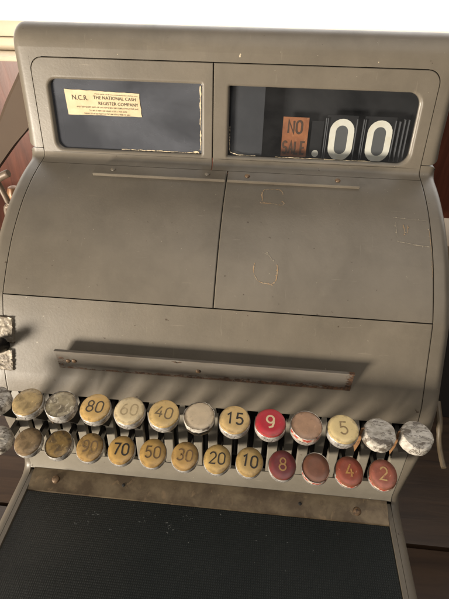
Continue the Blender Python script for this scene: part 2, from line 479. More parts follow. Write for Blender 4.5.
# infill behind the rounded top corners of the display face
for sg in (-1, 1):
    rc = .0125; xe = .2001; zt = PA[1]
    zq = zt + .0008; xq = XI
    pts = [(xq, zq)] + [(xe - rc + rc * math.sin(R(a)), zt - rc + rc * math.cos(R(a))) for a in range(0, 91, 9)]
    pts = [pts[0]] + [(xe - rc, zq)] + [(x + .0006 * 0.7, z + .0006 * 0.7) for x, z in pts[1:]] + [(xq, zt - rc)]
    fr = [bm.verts.new(face_pt(sg * x, z, 0)) for x, z in pts]
    bk = [bm.verts.new(face_pt(sg * x, z, -.004)) for x, z in pts]
    bm.faces.new(fr)
    for i in range(len(pts)): bm.faces.new((fr[i], fr[(i + 1) % len(pts)], bk[(i + 1) % len(pts)], bk[i]))
for x, z, r_ in ((.0095, .1815, .0011), (.0100, .1828, .0008), (-.11, .1795, .0004), (.14, .1800, .0005)):
    bm.faces.new([bm.verts.new(face_pt(x + r_ * random.uniform(.6, 1.1) * math.cos(a), z + 1.3 * r_ * random.uniform(.6, 1.1) * math.sin(a), .00012)) for a in [2 * math.pi * i / 9 for i in range(9)]]).material_index = 1
finish('upper_casing', bm, [M['paint'], M['cream_chip']], reg)

# --- lower side panels running down to the tray
fpL = face_pt(0, split - .0004)
low_poly = [(fpL.y, fpL.z)] + FILLET + LID[1:] + FRONT[1:] + LOWER[1:] + \
    [(-.0525, -.1900)] + [(-.0525 - .012 + .012 * math.cos(R(a)), -.1965 - .012 * math.sin(R(a))) for a in range(0, 91, 15)] + \
    [(-.10, -.2085), (-.20, -.2085), (-.29, -.2085), (-.29, -.3), (back_y, -.3), (back_y, split - .0004)]
for sg in (-1, 1):
    bm = bmesh.new(); cheek(bm, low_poly, XI, XO, .0085, sg)
    finish('side_panel', bm, M['paint'], reg)

def fbox(bm, x0, x1, z0, z1, o0, o1, mi=0):
    a = [bm.verts.new(face_pt(x, z, o)) for x in (x0, x1) for z in (z0, z1) for o in (o0, o1)]
    for q in [(0, 1, 3, 2), (4, 6, 7, 5), (0, 4, 5, 1), (2, 3, 7, 6), (0, 2, 6, 4), (1, 5, 7, 3)]:
        bm.faces.new([a[i] for i in q]).material_index = mi
# --- dark inner frame seen through the gaps
bm = bmesh.new()
chain = [(PA[0], PA[1] + .002)] + [(face_pt(0, z).y, z) for z in (.16, .12, .0885)]
loft(bm, LID + FRONT[1:], [(-XI, .0032), (XI, .0032)], 0, .01)
loft(bm, LOWER[1:] + [(-.0525, -.2060)], [(-XI, .018), (XI, .018)], 0, .01)
loft(bm, [(-.0400, -.0885), (-.030, -.092), (-.030, -.115)], [(-XI, 0), (XI, 0)], 0, .003)
fbox(bm, -.2, .2, .1705, .1900, -.014, -.0045)
finish('inner_frame', bm, M['black'], reg)
bm = bmesh.new(); box(bm, (-XI + .0003, -.05, -.299), (XI - .0003, .366, -.205)); box(bm, (-XI + .0003, -.289, -.299), (XI - .0003, -.06, -.216))
finish('base', bm, M['paint'], reg)

# --- display panels with rounded window openings
def rrect(x0, x1, z0, z1, radii, n=6):
    """radii order: bottom-left, bottom-right, top-right, top-left (counter-clockwise)"""
    out = []
    for (cx, cz, sx, sz, a), r in zip(((x0, z0, 1, 1, 180), (x1, z0, -1, 1, 270), (x1, z1, -1, -1, 0), (x0, z1, 1, -1, 90)), radii):
        for i in range(n + 1):
            t = R(a + 90 * i / n)
            out.append((cx + sx * r + r * math.cos(t), cz + sz * r + r * math.sin(t)))
    return out
def display_panel(x0, x1, ro, w, rw, chips):
    bm = bmesh.new()
    so = rrect(x0, x1, PB[1], PA[1], ro); si = rrect(*w, rw)
    def off(rect, radii, d): return rrect(rect[0] + d, rect[1] - d, rect[2] + d, rect[3] - d, [max(r - d, .0002) for r in radii])
    full = (x0, x1, PB[1], PA[1])
    e = .0006
    loops = [([(x, z) for x, z in so], -.004), (so, -e), (rrect(x0 + e, x1 - e, PB[1] + .0002, PA[1] - e, [max(r - e, .0002) for r in ro]), 0),
             (rrect(x0 + 2.5 * e, x1 - 2.5 * e, PB[1] + .0005, PA[1] - 2.5 * e, [max(r - 2.5 * e, .0002) for r in ro]), 0), (off(w, rw, -.0034), 0), (off(w, rw, -.0022), 0), (off(w, rw, -.0008), -.0005), (si, -.0018), (off(w, rw, .0004), -.0075)]
    vl = [[bm.verts.new(face_pt(x, z, 0 if (z < PB[1] + 1e-5 and o > -.003) else o)) for x, z in lp] for lp, o in loops]
    N = len(so)
    for k, (a, b) in enumerate(zip(vl, vl[1:])):
        for i in range(N): bm.faces.new((a[i], a[(i + 1) % N], b[(i + 1) % N], b[i])).material_index = 0
    loft(bm, FILLET, plate_stations(x0, x1), 0, .0025)
    for pts, hw in chips:
        crust(bm, pts, hw * .62, lambda u, v: face_pt(u, v, -.0046), 1)
    return finish('display_panel', bm, [M['paint'], M['cream_chip']], reg, None, 40)
WL = (-.1845, -.0272, .0882, .1562); WR = (0.0002, .1872, .0880, .1556)
display_panel(-.2001, -.0159, [.0003, .0003, .0003, .0125], WL, [.008, .002, .0012, .008],
              [([(-.0292, .1545), (-.0290, .12), (-.0289, .092)], .0013), ([(-.115, .0897), (-.06, .0895), (-.030, .0894)], .0011), ([(-.037, .0906), (-.0305, .0900)], .0022)])
display_panel(-.0150, .2001, [.0003, .0003, .0125, .0003], WR, [.0012, .0115, .012, .0015],
              [([(.0018, .118), (.0019, .10), (.0026, .0915)], .0012), ([(.0022, .092), (.010, .0897), (.03, .0893)], .0011), ([(.05, .0892), (.15, .0892)], .0006)])
def pane(w, m, label):
    bm = bmesh.new()
    x0, x1, z0, z1 = w
    f = [bm.verts.new(face_pt(x, z, -.0052)) for x, z in ((x0 - .001, z0 - .001), (x1 + .001, z0 - .001), (x1 + .001, z1 + .001), (x0 - .001, z1 + .001))]
    bm.faces.new(f)
    return finish('window_pane', bm, m, reg, label)
pane(WL, M['glass_dusty'], 'left pane, dusty blue grey with a paper label'); pane(WR, M['glass_clear'], 'right pane in front of the price flags')

# dark box behind the glass
bm = bmesh.new()
fbox(bm, -.199, .199, .0855, .172, -.035, -.032)
fbox(bm, -.199, .199, .0845, .0865, -.032, -.0082); fbox(bm, -.199, .199, .160, .172, -.032, -.0082)
fbox(bm, -.199, -.188, .0870, .1595, -.032, -.0082); fbox(bm, .190, .199, .0870, .1595, -.032, -.0082); fbox(bm, -.024, -.003, .0870, .1595, -.032, -.0082)
M['inside'] = simple_mat('dark_indicator_housing', (.012, .0115, .012), .6, 0, .3, 40)
finish('indicator_case', bm, M['inside'], reg)

# --- indicator flags
M['orange'] = worn_mat('orange_flag', (.42, .160, .064), (.25, .085, .035), 45, .4, .62, .5, 0, (.62, .36, .20), .05, .60, .72)
M['flag'] = simple_mat('dark_flag', (.018, .0175, .018), .45, 0, .25, 60, .05)
M['flag_grey'] = simple_mat('grey_blank_flag', (.050, .051, .056), .5, 0, .25, 40, .05)
M['numcream'] = worn_mat('cream_numeral', (.94, .89, .75), (.86, .79, .62), 90, .45, .7, .6, bstr=.04)
M['numcore'] = simple_mat('grey_numeral_core', (.125, .125, .122), .6, 0, .1, 60, .03)
M['edge'] = simple_mat('flag_edge_metal', (.20, .20, .205), .4, .3, .2, 80, .05)
def flag(x0, x1, z0, z1, o, m, label=None, name='price_flag'):
    bm = bmesh.new(); fbox(bm, x0, x1, z0, z1, o - .0012, o)
    return finish(name, bm, m, reg, label, 35)
OF = -.0200
def fmap(cx, cz, o): return lambda u, v, w=0: face_pt(cx + u, cz + v, o + w)
flag(.002, .036, .0872, .1585, -.0085, M['flag_grey'], 'blank grey flag at the left of the price window', 'blank_flag')
ns = flag(.0565, .0835, .0872, .1268, OF, M['orange'], 'orange no sale flag', 'no_sale_flag')
bm = bmesh.new(); strokes(bm, 'NO', .0120, fmap(.0695, .1172, OF + .0003), .085, .90, 0, .78)
strokes(bm, 'SALE', .0120, fmap(.0698, .0965, OF + .0003), .08, .86, 0, .62)
M['flag_ink'] = simple_mat('faded_black_print', (.10, .052, .028), .7, 0, .3, 200, 0)
finish('lettering', bm, M['flag_ink'], ns)
for x0, x1, cx in ((.1020, .1335, .1185), (.1405, .1725, .1575)):
    fl = flag(x0, x1, .0872, .1305, OF, M['flag'])
    bm = bmesh.new(); hw = .0185; hh = .0385
    st = [((p[0] - .5 * .0190), p[1] - .5 * .0352) for p in stadium(.0190, .0352)]
    ribbon(bm, st, .0032, fmap(cx, .1064, OF + .0004), 0, True)
    f = bm.faces.new([bm.verts.new(fmap(cx, .1064, OF + .0002)(p[0], p[1])) for p in st]); f.material_index = 1
    finish('numeral', bm, [M['numcream'], M['numcore']], fl)
    for xx in (x0 - .0014, x0 + .0004, x1 - .0012):
        bm = bmesh.new(); fbox(bm, xx, xx + .0007, .0872, .1275, OF - .001, OF + .0022)
        finish('flag_edge', bm, M['edge'], fl)
bm = bmesh.new(); fbox(bm, .0868, .0990, .0872, .1240, OF - .0012, OF, 0)
pts = [fmap(.0930, .0915, OF + .0004)(.0036 * math.cos(t * math.pi / 10), .0036 * math.sin(t * math.pi / 10)) for t in range(20)]
bm.faces.new([bm.verts.new(p) for p in pts]).material_index = 1
finish('decimal_point', bm, [M['flag'], M['numcream']], reg)
for xx, zt in ((.1755, .1270), (.1800, .1290), (.1840, .1290)):
    bm = bmesh.new(); fbox(bm, xx, xx + .0008, .0872, zt, OF - .004, OF + .003)
    finish('flag_edge', bm, M['edge'], reg)

bm = bmesh.new(); fbox(bm, -.0475, -.0465, .0872, .1040, -.0068, -.0060); finish('dark_pin', bm, M['black'], reg)
# --- paper label on the left pane
cor = [(-.1689, .1224), (-.0903, .1225), (-.0918, .1450), (-.1705, .1470)]
def lab(u, v, o=-.0046):   # u 0..1 across, v 0..1 up
    b = Vector(cor[0]).lerp(Vector(cor[1]), u); t = Vector(cor[3]).lerp(Vector(cor[2]), u)
    p = b.lerp(t, v); return face_pt(p.x, p.y, o)
bm = bmesh.new()
nu = 20
rim_ = [(i / nu, random.uniform(0, .02)) for i in range(nu + 1)] + [(1 - random.uniform(0, .008), j / 6) for j in range(1, 6)] + [(1 - i / nu, 1 - random.uniform(0, .02)) for i in range(nu + 1)]
bm.faces.new([bm.verts.new(lab(u, v)) for u, v in rim_])
pl = finish('paper_label', bm, M['paper'], reg, 'yellowed paper maker label')
bm = bmesh.new()
LM = lambda ox, oy: (lambda u, v: lab(ox + u / .079, oy + v / .0235, -.0043))
text_into(bm, 'N.C.R.', .0064, LM(.085, .60))
text_into(bm, 'THE NATIONAL CASH', .0045, LM(.66, .665), 0, 'CENTER')
text_into(bm, 'REGISTER COMPANY', .0045, LM(.70, .44), 0, 'CENTER')
for y, u0, u1, hh in ((.87, .40, .97, .016), (.335, .13, .96, .026), (.20, .30, .80, .026), (.075, .22, .84, .026)):   # lines too small to read: broken print
    u = u0; left = random.randint(3, 8); gw = .0105; dz = 0
    while u < u1:
        for _ in range(random.choice((2, 2, 3))):          # broken glyphs, illegible in the photograph as well
            dz += .00000015
            if random.random() < .6: a_, b_ = (u + random.uniform(.0005, gw * .6), y - hh * 1.2), (u + random.uniform(.0005, gw * .6), y + hh * random.uniform(.6, 1.5))
            else: q_ = y + hh * random.uniform(-1.1, 1.1); a_, b_ = (u, q_), (u + gw * .65, q_)
            ribbon(bm, [a_, b_], .0011 if a_[1] != b_[1] else .0045, lambda a, b: lab(a, b, -.0043 + dz))
        u += gw * .92; left -= 1
        if left == 0: u += gw * .7; left = random.randint(3, 9)
finish('lettering', bm, M['ink'], pl)

# --- lids
def lid_pt(prof): return lambda u, v, o=.00025: Vector((u, v - .45 * o, prof_z(prof, v) + .89 * o))
def make_lid(x0, x1, marks):
    bm = bmesh.new(); loft(bm, LID, plate_stations(x0, x1), 0)
    for pts, hw, mi, gap in marks: crust(bm, catmull(pts, 6) if len(pts) > 3 else pts, hw * (1.25 - gap), lid_pt(LID), mi, 420, .0006, .03)
    for pts, hw, mi, gap in marks:
        for p in dense(catmull(pts, 4) if len(pts) > 3 else pts, .0022):
            if random.random() < .42:
                r_ = random.uniform(.0002, .0008); px = p[0] + random.uniform(-.001, .001); py = p[1] + random.uniform(-.001, .001); st_ = random.uniform(.5, 2)
                if px + r_ * st_ > x1 - .001: continue
                bm.faces.new([bm.verts.new(lid_pt(LID)(px + r_ * st_ * random.uniform(.5, 1.1) * math.cos(a), py + r_ * random.uniform(.5, 1.1) * math.sin(a), .0003)) for a in [2 * math.pi * i / 8 for i in range(8)]]).material_index = mi
    return finish('lid', bm, [M['paint'], M['rust_line'], M['pale_line']], reg, None, 50)
make_lid(-.2000, .0016, [])
cshape1 = [(.0405, .0935), (.0395, .1010), (.0420, .1070), (.0480, .1085), (.0570, .1078), (.0605, .1035)]
cshape2 = [(.0385, .0895), (.0480, .0900), (.0600, .0885), (.0610, .0930)]
cshape3 = [(.0375, .0330), (.0365, .0270), (.0410, .0205), (.0500, .0185), (.0570, .0200), (.0590, .0285), (.0580, .0330)]
cshape4 = [(.0430, .0420), (.0500, .0395), (.0555, .0340)]
make_lid(.0024, .2000, [(cshape1, .00055, 1, .18), (cshape2, .0005, 1, .3), (cshape3, .0005, 1, .2), (cshape4, .0003, 2, .5),
                        ([(.166, .0815), (.180, .0805), (.198, .0795)], .00035, 2, .35), ([(.168, .0585), (.184, .0560), (.198, .0548)], .0005, 2, .2),
                        ([(.1680, .077), (.1685, .062)], .00035, 2, .4), ([(.1750, .0745), (.1760, .0670), (.1745, .0640)], .0006, 1, .35), ([(.1790, .0740), (.1785, .0660)], .0004, 1, .45),
                        ([(.1985, .07), (.1990, .05), (.1988, .03)], .0004, 1, .55)])

def bar_profile(x0, x1, name, cs, m, parent, bev=True):
    """constant (y,z) section between two x"""
    bm = bmesh.new()
    ends = [[bm.verts.new((x, p[0], p[1])) for p in cs] for x in (x0, x1)]
    n = len(cs)
    for i in range(n): bm.faces.new((ends[0][i], ends[0][(i + 1) % n], ends[1][(i + 1) % n], ends[1][i]))
    bm.faces.new(ends[0]); bm.faces.new(ends[1])
    return bm
def lidsec(y, o):
    z = prof_z(LID, y); return (y - .30 * o, z + .95 * o)
sec = [lidsec(.1305, .0001), lidsec(.1303, .0022), lidsec(.1297, .0026), lidsec(.1185, .0024), lidsec(.1172, .0028), lidsec(.1160, .0029), lidsec(.1153, .0022), lidsec(.1152, .0001)]
def screw(parent, p, nrm, r, h, m):
    bm = bmesh.new()
    q = Vector((0, 0, 1)).rotation_difference(Vector(nrm)).to_matrix().to_4x4()
    mt = Matrix.Translation(p) @ q
    lathe(bm, [(0, h), (r * .5, h * .95), (r * .85, h * .6), (r, 0), (r, -.001)], 16, 0, 1, 1, mt)
    o = finish('screw', bm, m, None)
    o.parent = parent; o.matrix_parent_inverse = ROOT_INV[reg.name] if parent == reg else Matrix.Identity(4)
    return o
M['strip'] = paint_mat('strip_enamel', (.165, .140, .106), (.12, .10, .076), chips=.9)
for x0, x1, sx in ((-.1372, .0008, (-.1174, -.0180)), (.0032, .1362, (.0233, .1151))):
    h = finish('lid_handle', bar_profile(x0, x1, '', sec, None, None), M['strip'], reg, None, 30)
    for x in sx:
        y = .1240; screw(h, Vector((x, *lidsec(y, .0025))), (0, -.3, .95), .0029, .0013, M['screw'] if x > .02 else M['strip'])

# --- front panel
bm = bmesh.new(); loft(bm, FRONT + [(-.0405, -.0790), (-.0428, -.0890)], plate_stations(-.2000, .2000), 0)
finish('front_panel', bm, M['paint'], reg, None, 50)

# --- ticket ledge across the front panel
b0 = Vector((-.0330, -.0600)); t0 = Vector((-.0336, -.0372))
sec = [(b0.x + .0014, b0.y), (b0.x, b0.y), (t0.x, t0.y - .001), (t0.x - .0018, t0.y + .0004), (t0.x - .0018, t0.y + .0017), (t0.x + .0014, t0.y + .0012), (b0.x + .0022, b0.y + .004), (b0.x + .0058, b0.y + .0005), (b0.x + .0052, b0.y - .0008)]
bm = bar_profile(-.1440, .1335, '', sec, None, None)
led_map = lambda u, v, o=.0002: Vector((u, b0.x + (t0.x - b0.x) * (v - b0.y) / (t0.y - b0.y) - o, v))
for f in bm.faces: f.material_index = 0
ribbon(bm, dense([(-.0330, t0.y - .0005), (-.0280, t0.y - .0030), (-.0235, t0.y - .0010)], .0012), .0006, lambda u, v: led_map(u, v, .0005), 1, False, .3, 0)
led = finish('ticket_ledge', bm, [M['ledge'], M['rust']], reg, 'steel ledge with rusty lower edge', 30)
for x, z in ((-.1335, b0.y + .0105), (-.1275, b0.y + .011), (-.0085, b0.y + .0105)): screw(led, led_map(x, z, 0), (0, -1, 0), .0024, .0014, M['screw'])

# --- lock and its flaking plates at the left edge
fn = Vector((0, -.88, .47))
def front_pt(x, z, o=0):
    y = None
    for a, b in zip(FRONT, FRONT[1:]):
        if (a[1] - z) * (b[1] - z) <= 0: y = a[0] + (b[0] - a[0]) * (z - a[1]) / (b[1] - a[1]); break
    if y is None: y = FRONT[-1][0]
    return Vector((x, y, z)) + fn * o
def rough_plate(x0, x1, z0, z1, th):
    bm = bmesh.new(); nx, nz = 14, 18; g = []
    for i in range(nx + 1):
        g.append([])
        for j in range(nz + 1):
            ed = i in (0, nx) or j in (0, nz)
            x = x0 + (x1 - x0) * i / nx + random.uniform(-.0004, .0004); z = z0 + (z1 - z0) * j / nz + random.uniform(-.0004, .0004)
            g[-1].append(bm.verts.new(front_pt(x, z, 0 if ed else th + random.uniform(-.0005, .0005))))
    for i in range(nx):
        for j in range(nz): bm.faces.new((g[i][j], g[i + 1][j], g[i + 1][j + 1], g[i][j + 1]))
    return bm
lp = finish('lock_plate', rough_plate(-.2085, -.1888, -.0422, -.0180, .0022), M['plate'], reg)
lp2 = finish('lock_plate', rough_plate(-.2085, -.1895, -.0668, -.0470, .0022), M['plate'], reg)
bm = bmesh.new()
q = Vector((0, 0, 1)).rotation_difference(fn).to_matrix().to_4x4()
lathe(bm, [(0, .026), (.004, .026), (.0062, .0245), (.0066, .021), (.0055, .018), (.0062, .015), (.0068, .008), (.0075, .002), (.0075, -.004)], 24, 0, 1, 1, Matrix.Translation(front_pt(-.2015, -.0440, 0)) @ q)
finish('lock_cylinder', bm, simple_mat('black_lock_metal', (.03, .028, .027), .22, .7, .2, 90), reg)

# --- key bed: slotted comb plate
CX, S = .0408, .92
KP = .0332 * S
def kx(row, k): return CX + S * ((-.1706 if row == 0 else -.1868) - CX) + k * KP
slots = sorted([kx(0, k) for k in range(-1, 12)] + [kx(1, k) for k in range(0, 12)])
SW = .0030
edges = [-XI + .0004]
for s_ in slots: edges += [s_ - SW, s_ + SW]
edges.append(XI - .0004)
bm = bmesh.new()
BEDP = [(-.0447, -.0985), (-.0462, -.1100), (-.0490, -.1350), (-.0510, -.1560), (-.0520, -.1745)]
for i in range(0, len(edges) - 1, 2):
    x0, x1 = edges[i], edges[i + 1]
    if x1 - x0 < .002: continue
    w = x1 - x0
    # pointed strip top like the worn comb
    def strip_x(t, side): return x0 + .0006 if side == 0 else x1 - .0006
    st = plate_stations(x0, x1, .0006, .006)
    loft(bm, BEDP, st, 0, .004)
    tp = BEDP[0]; xm = (x0 + x1) / 2
    vs = [bm.verts.new(p) for p in ((x0 + .0006, tp[0], tp[1] + .00005), (x1 - .0006, tp[0], tp[1] + .00005), (x1 - w * .25, tp[0] + .003, tp[1] + .008), (x0 + w * .25, tp[0] + .003, tp[1] + .008))]
    bm.faces.new(vs)
# solid rail under the strips and the lip below them
loft(bm, [(-.0523, -.1752), (-.0528, -.1850), (-.0534, -.1990), (-.0560, -.2040)], plate_stations(-XI + .0004, XI - .0004, .0006, .006), 0, .004)
finish('key_bed', bm, M['bed'], reg, None, 30)

# --- the keys
def ring_dirt(m, rad):
    nt = m.node_tree; b = nt.nodes['Principled BSDF']
    old = b.inputs['Base Color'].links[0].from_socket
    tc = node(nt, 'ShaderNodeTexCoord'); sp = node(nt, 'ShaderNodeVectorMath', operation='MULTIPLY'); link(nt, tc.outputs['Object'], sp.inputs[0]); sp.inputs[1].default_value = (1, .95, 0)
    ln = node(nt, 'ShaderNodeVectorMath', operation='LENGTH'); link(nt, sp.outputs[0], ln.inputs[0])
    oi = node(nt, 'ShaderNodeObjectInfo')
    off = node(nt, 'ShaderNodeVectorMath', operation='ADD'); link(nt, tc.outputs['Object'], off.inputs[0])
    cb = node(nt, 'ShaderNodeCombineXYZ'); link(nt, oi.outputs['Random'], cb.inputs[2]); link(nt, cb.outputs[0], off.inputs[1])
    n = noise(nt, off.outputs[0], 150, 5, .65, .3)
    r = node(nt, 'ShaderNodeMapRange'); link(nt, ln.outputs['Value'], r.inputs[0])
    for k, x in zip((1, 2, 3, 4), (rad * .62, rad * .98, -.22, .28)): r.inputs[k].default_value = x
    ad = node(nt, 'ShaderNodeMath'); link(nt, n, ad.inputs[0]); link(nt, r.outputs[0], ad.inputs[1])
    f = node(nt, 'ShaderNodeMath', operation='MULTIPLY'); link(nt, ramp(nt, ad.outputs[0], .52, .80), f.inputs[0]); f.inputs[1].default_value = .58
    sc = noise(nt, off.outputs[0], 420, 4, .7, .2)
    f2 = node(nt, 'ShaderNodeMath', operation='MULTIPLY'); link(nt, ramp(nt, sc, .60, .68), f2.inputs[0]); f2.inputs[1].default_value = .32
    c = mix(nt, f2.outputs[0], old, (.14, .085, .04))
    c = mix(nt, f.outputs[0], c, (.10, .058, .028))
    link(nt, c, b.inputs['Base Color'])
    rr = node(nt, 'ShaderNodeMapRange'); link(nt, n, rr.inputs[0]); rr.inputs[3].default_value = .16; rr.inputs[4].default_value = .55
    link(nt, rr.outputs[0], b.inputs['Roughness'])
def cap_material(name, base, kind):
    if kind == 'clean': return worn_mat(name, base, tuple(x * .80 for x in base), 75, .42, .72, .34, 0, tuple(x * .55 for x in base), .06, .70, .76)
    if kind == 'faded': return worn_mat(name, base, tuple(min(1, x * 1.12) for x in base), 75, .4, .7, .42, 0, tuple(x * .7 for x in base), .08, .66, .74)
    if kind == 'worn': return worn_mat(name, base, tuple(x * .55 for x in base), 110, .45, .62, .38, 0, tuple(min(1, x * 1.5) for x in base), .2, .62, .68)
OCH = (.74, .475, .17); OCHD = (.62, .38, .12); PALE = (.78, .62, .36)
INK = (.035, .028, .022); CREAM = (.72, .55, .30)
KEYS = {  # (row, k): cap colour, wear, text, ink, label
 (0, -1): ((.5, .5, .5), 'flake', '', None, 'flaked silver key at the left edge'),
 (0, 0): ((.50, .36, .17), 'worn', '', None, 'blank tan key with worn face'),
 (0, 1): ((.42, .36, .25), 'blotch', '', None, 'key with a scuffed silvery yellow face'),
 (0, 2): (OCH, 'clean', '80', (.09, .065, .04), None), (0, 3): (PALE, 'faded', '60', (.50, .37, .20), 'pale key with faded 60'),
 (0, 4): ((.77, .53, .215), 'clean', '40', (.22, .15, .075), None), (0, 5): ((.70, .56, .38), 'chip', '', None, 'blank cream key with chipped black rim'),
 (0, 6): ((.77, .53, .225), 'clean', '15', INK, None), (0, 7): ((.55, .035, .05), 'red', '9', (.78, .60, .36), 'bright red key with cream 9'),
 (0, 8): ((.52, .31, .19), 'redrim', '', None, 'blank pinkish key with red edge'), (0, 9): ((.80, .62, .30), 'faded', '5', (.30, .20, .09), None),
 (0, 10): ((.5, .5, .5), 'flake', '', None, 'flaked silver key'), (0, 11): ((.5, .5, .5), 'flake', '', None, 'flaked silver key at the right end'),
 (1, -1): ((.5, .5, .5), 'flake', '', None, 'flaked silver key at the left edge'),
 (1, 0): ((.33, .23, .125), 'worn', '', None, 'blank brown key with worn face'), (1, 1): ((.36, .24, .10), 'blotch2', '', None, 'dark brass coloured key with a worn blotch'),
 (1, 2): ((.50, .31, .11), 'worn', '90', (.22, .14, .07), None), (1, 3): (OCHD, 'clean', '70', INK, None), (1, 4): (OCHD, 'clean', '50', (.15, .09, .04), None),
 (1, 5): ((.52, .32, .11), 'faded', '30', (.20, .12, .06), None), (1, 6): ((.66, .44, .16), 'clean', '20', (.05, .04, .03), None), (1, 7): ((.62, .41, .15), 'clean', '10', INK, None),
 (1, 8): ((.24, .045, .045), 'dred', '8', (.50, .28, .10), 'dark red key with gold 8'), (1, 9): ((.25, .105, .065), 'redrim', '', None, 'blank worn brown red key'),
 (1, 10): ((.40, .095, .055), 'orangered', '4', (.62, .34, .10), 'orange red key with gold 4'), (1, 11): ((.42, .13, .085), 'pinkred', '2', (.66, .42, .18), 'scuffed pink red key with pale 2'),
}
M['red_edge'] = worn_mat('red_key_edge', (.33, .05, .03), (.52, .42, .33), 200, .46, .58, .4)
ink_cache = {}
for (row, k), (colr, kind, txt, ink, label) in KEYS.items():
    big = row == 0
    ctr = Vector((kx(row, k), -.0812 if big else -.0818, -.0530 if big else -.1131))
    rad = .0134 if big else .0129
    tilt = R(7 if big else 15) + R(random.uniform(-1.5, 1.5))
    lean = R(random.uniform(-2.5, 2.5)); spin = R(random.uniform(-5, 5))
    H = .0115 if big else .0110
    rot = Matrix.Rotation(lean, 4, 'Y') @ Matrix.Rotation(tilt, 4, 'X') @ Matrix.Rotation(spin, 4, 'Z')
    # key = stem and lever; its cap, ring and numeral are sub-parts
    bm = bmesh.new()
    n = rot @ Vector((0, 0, 1)); und = -n * (H * .9)
    lathe(bm, [(.0078, -H * .9), (.0062, -H * 1.3), (.0050, -H * 1.75), (.0030, -H * 2.0), (0, -H * 2.0)], 12, 0, 1, 1, rot)
    # lever plate in the yz plane from stem back into the bed slot
    bed_y = -.030 - ctr.y
    z1 = und.z - .003
    dz = -.022 if big else 0
    lv = [(und.y + .004, z1 + .004), (und.y - .004, z1 - .001), (und.y - .003, z1 - .008), (.014, z1 - .011 + dz), (bed_y, z1 - .016 + dz), (bed_y, z1 - .006 + dz), (.018, z1 - .002 + dz)]
    t = .0018
    A = [bm.verts.new((-t, y, z)) for y, z in lv]; B = [bm.verts.new((t, y, z)) for y, z in lv]
    bm.faces.new(A); bm.faces.new(B)
    for i in range(len(lv)): bm.faces.new((A[i], A[(i + 1) % len(lv)], B[(i + 1) % len(lv)], B[i]))
    ko = finish('key', bm, M['lever'], reg, label, 35, ctr)
    def sub(name, bm, mats, sharp=35):
        o = finish(name, bm, mats, ko, None, sharp); o.matrix_local = rot; return o
    asp = 1.03 if big else 1.09
    nm = 'cap_%s' % kind
    if kind == 'flake':
        bm = bmesh.new()
        rings = [(0, .0), (.25, 0), (.5, 0), (.72, 0), (.88, -.0003), (.98, -.0016), (1.03, -.005), (1.0, -H * .9), (.9, -H)]
        seg = 30; vr = []
        for r, z in rings:
            vr.append([bm.verts.new((rad * r * asp_ * math.cos(a), rad * r * math.sin(a) * 1.02, z + random.uniform(-.0004, .0004))) for a in [2 * math.pi * i / seg for i in range(seg)] for asp_ in (1 + random.uniform(-.035, .03),)] if r else [bm.verts.new((0, 0, 0))])
        for a, b in zip(vr, vr[1:]):
            for i in range(seg):
                j = (i + 1) % seg
                bm.faces.new((a[0], b[i], b[j]) if len(a) == 1 else (a[i], a[j], b[j], b[i]))
        bm.faces.new(vr[-1])
        sub('key_cap', bm, M['flake'], 28)
    else:
        if kind in ('clean', 'faded', 'worn'): cm = cap_material('key_face_' + (txt or kind), colr, kind)
        elif kind == 'blotch': cm = worn_mat('key_face_scuffed', (.50, .42, .27), (.22, .18, .12), 95, .44, .6, .3, .2, (.72, .64, .48), .25, .56, .62)
        elif kind == 'blotch2': cm = worn_mat('key_face_brassy', (.34, .22, .08), (.16, .11, .06), 120, .45, .6, .3, .2, (.52, .38, .18), .25, .60, .66)
        elif kind == 'chip': cm = worn_mat('key_face_chipped', colr, tuple(x * .85 for x in colr), 90, .4, .7, .6, 0, (.40, .30, .20), .2, .68, .74)
        elif kind == 'red': cm = worn_mat('key_face_red', colr, (.50, .03, .045), 70, .4, .7, .3, 0, (.60, .14, .12), .05, .66, .74)
        elif kind == 'dred': cm = worn_mat('key_face_dark_red', colr, (.15, .035, .04), 80, .4, .7, .34, 0, (.40, .13, .10), .08, .66, .74)
        elif kind == 'redrim': cm = worn_mat('key_face_bare', colr, tuple(x * .75 for x in colr), 80, .4, .7, .4, 0, tuple(x * 1.25 for x in colr), .12, .62, .72)
        else: cm = worn_mat('key_face_' + kind, colr, tuple(x * .72 for x in colr), 90, .42, .68, .4, 0, (.62, .30, .20), .15, .62, .70)
        ring_dirt(cm, rad)
        bm = bmesh.new()
        lathe(bm, [(0, 0), (rad * .55, 0), (rad * .90, -.0001), (rad * .955, -.0006), (rad * .975, -.0014), (rad * .975, -.0040)], 40, 0, 1, asp, Matrix.Identity(4), .012 if kind in ('chip', 'blotch') else .003)
        sub('key_cap', bm, cm)
        # ring
        bm = bmesh.new()
        j = .03 if kind == 'chip' else .008
        hi = .0002 if kind in ('blotch', 'blotch2', 'chip', 'redrim') else -.0022
        lathe(bm, [(rad * .955, hi - .0012), (rad * .985, hi), (rad * 1.01, hi - .0006), (rad * 1.02, -.0040), (rad * 1.0, -H * .75), (rad * .92, -H * .97), (rad * .4, -H), (0, -H)], 40, 0, 1, asp, Matrix.Identity(4), j)
        if kind in ('redrim', 'orangered', 'pinkred'):
            for f in bm.faces:
                c = f.calc_center_median()
                if c.y < -.3 * rad and -.0036 < c.z < -.0002: f.material_index = 1
        if kind == 'chip':
            for f in bm.faces:
                f.material_index = 2 if f.calc_center_median().z < -.0055 else 3
        sub('key_ring', bm, [M['rim'], M['red_edge'], M['lever'], M['flake']])
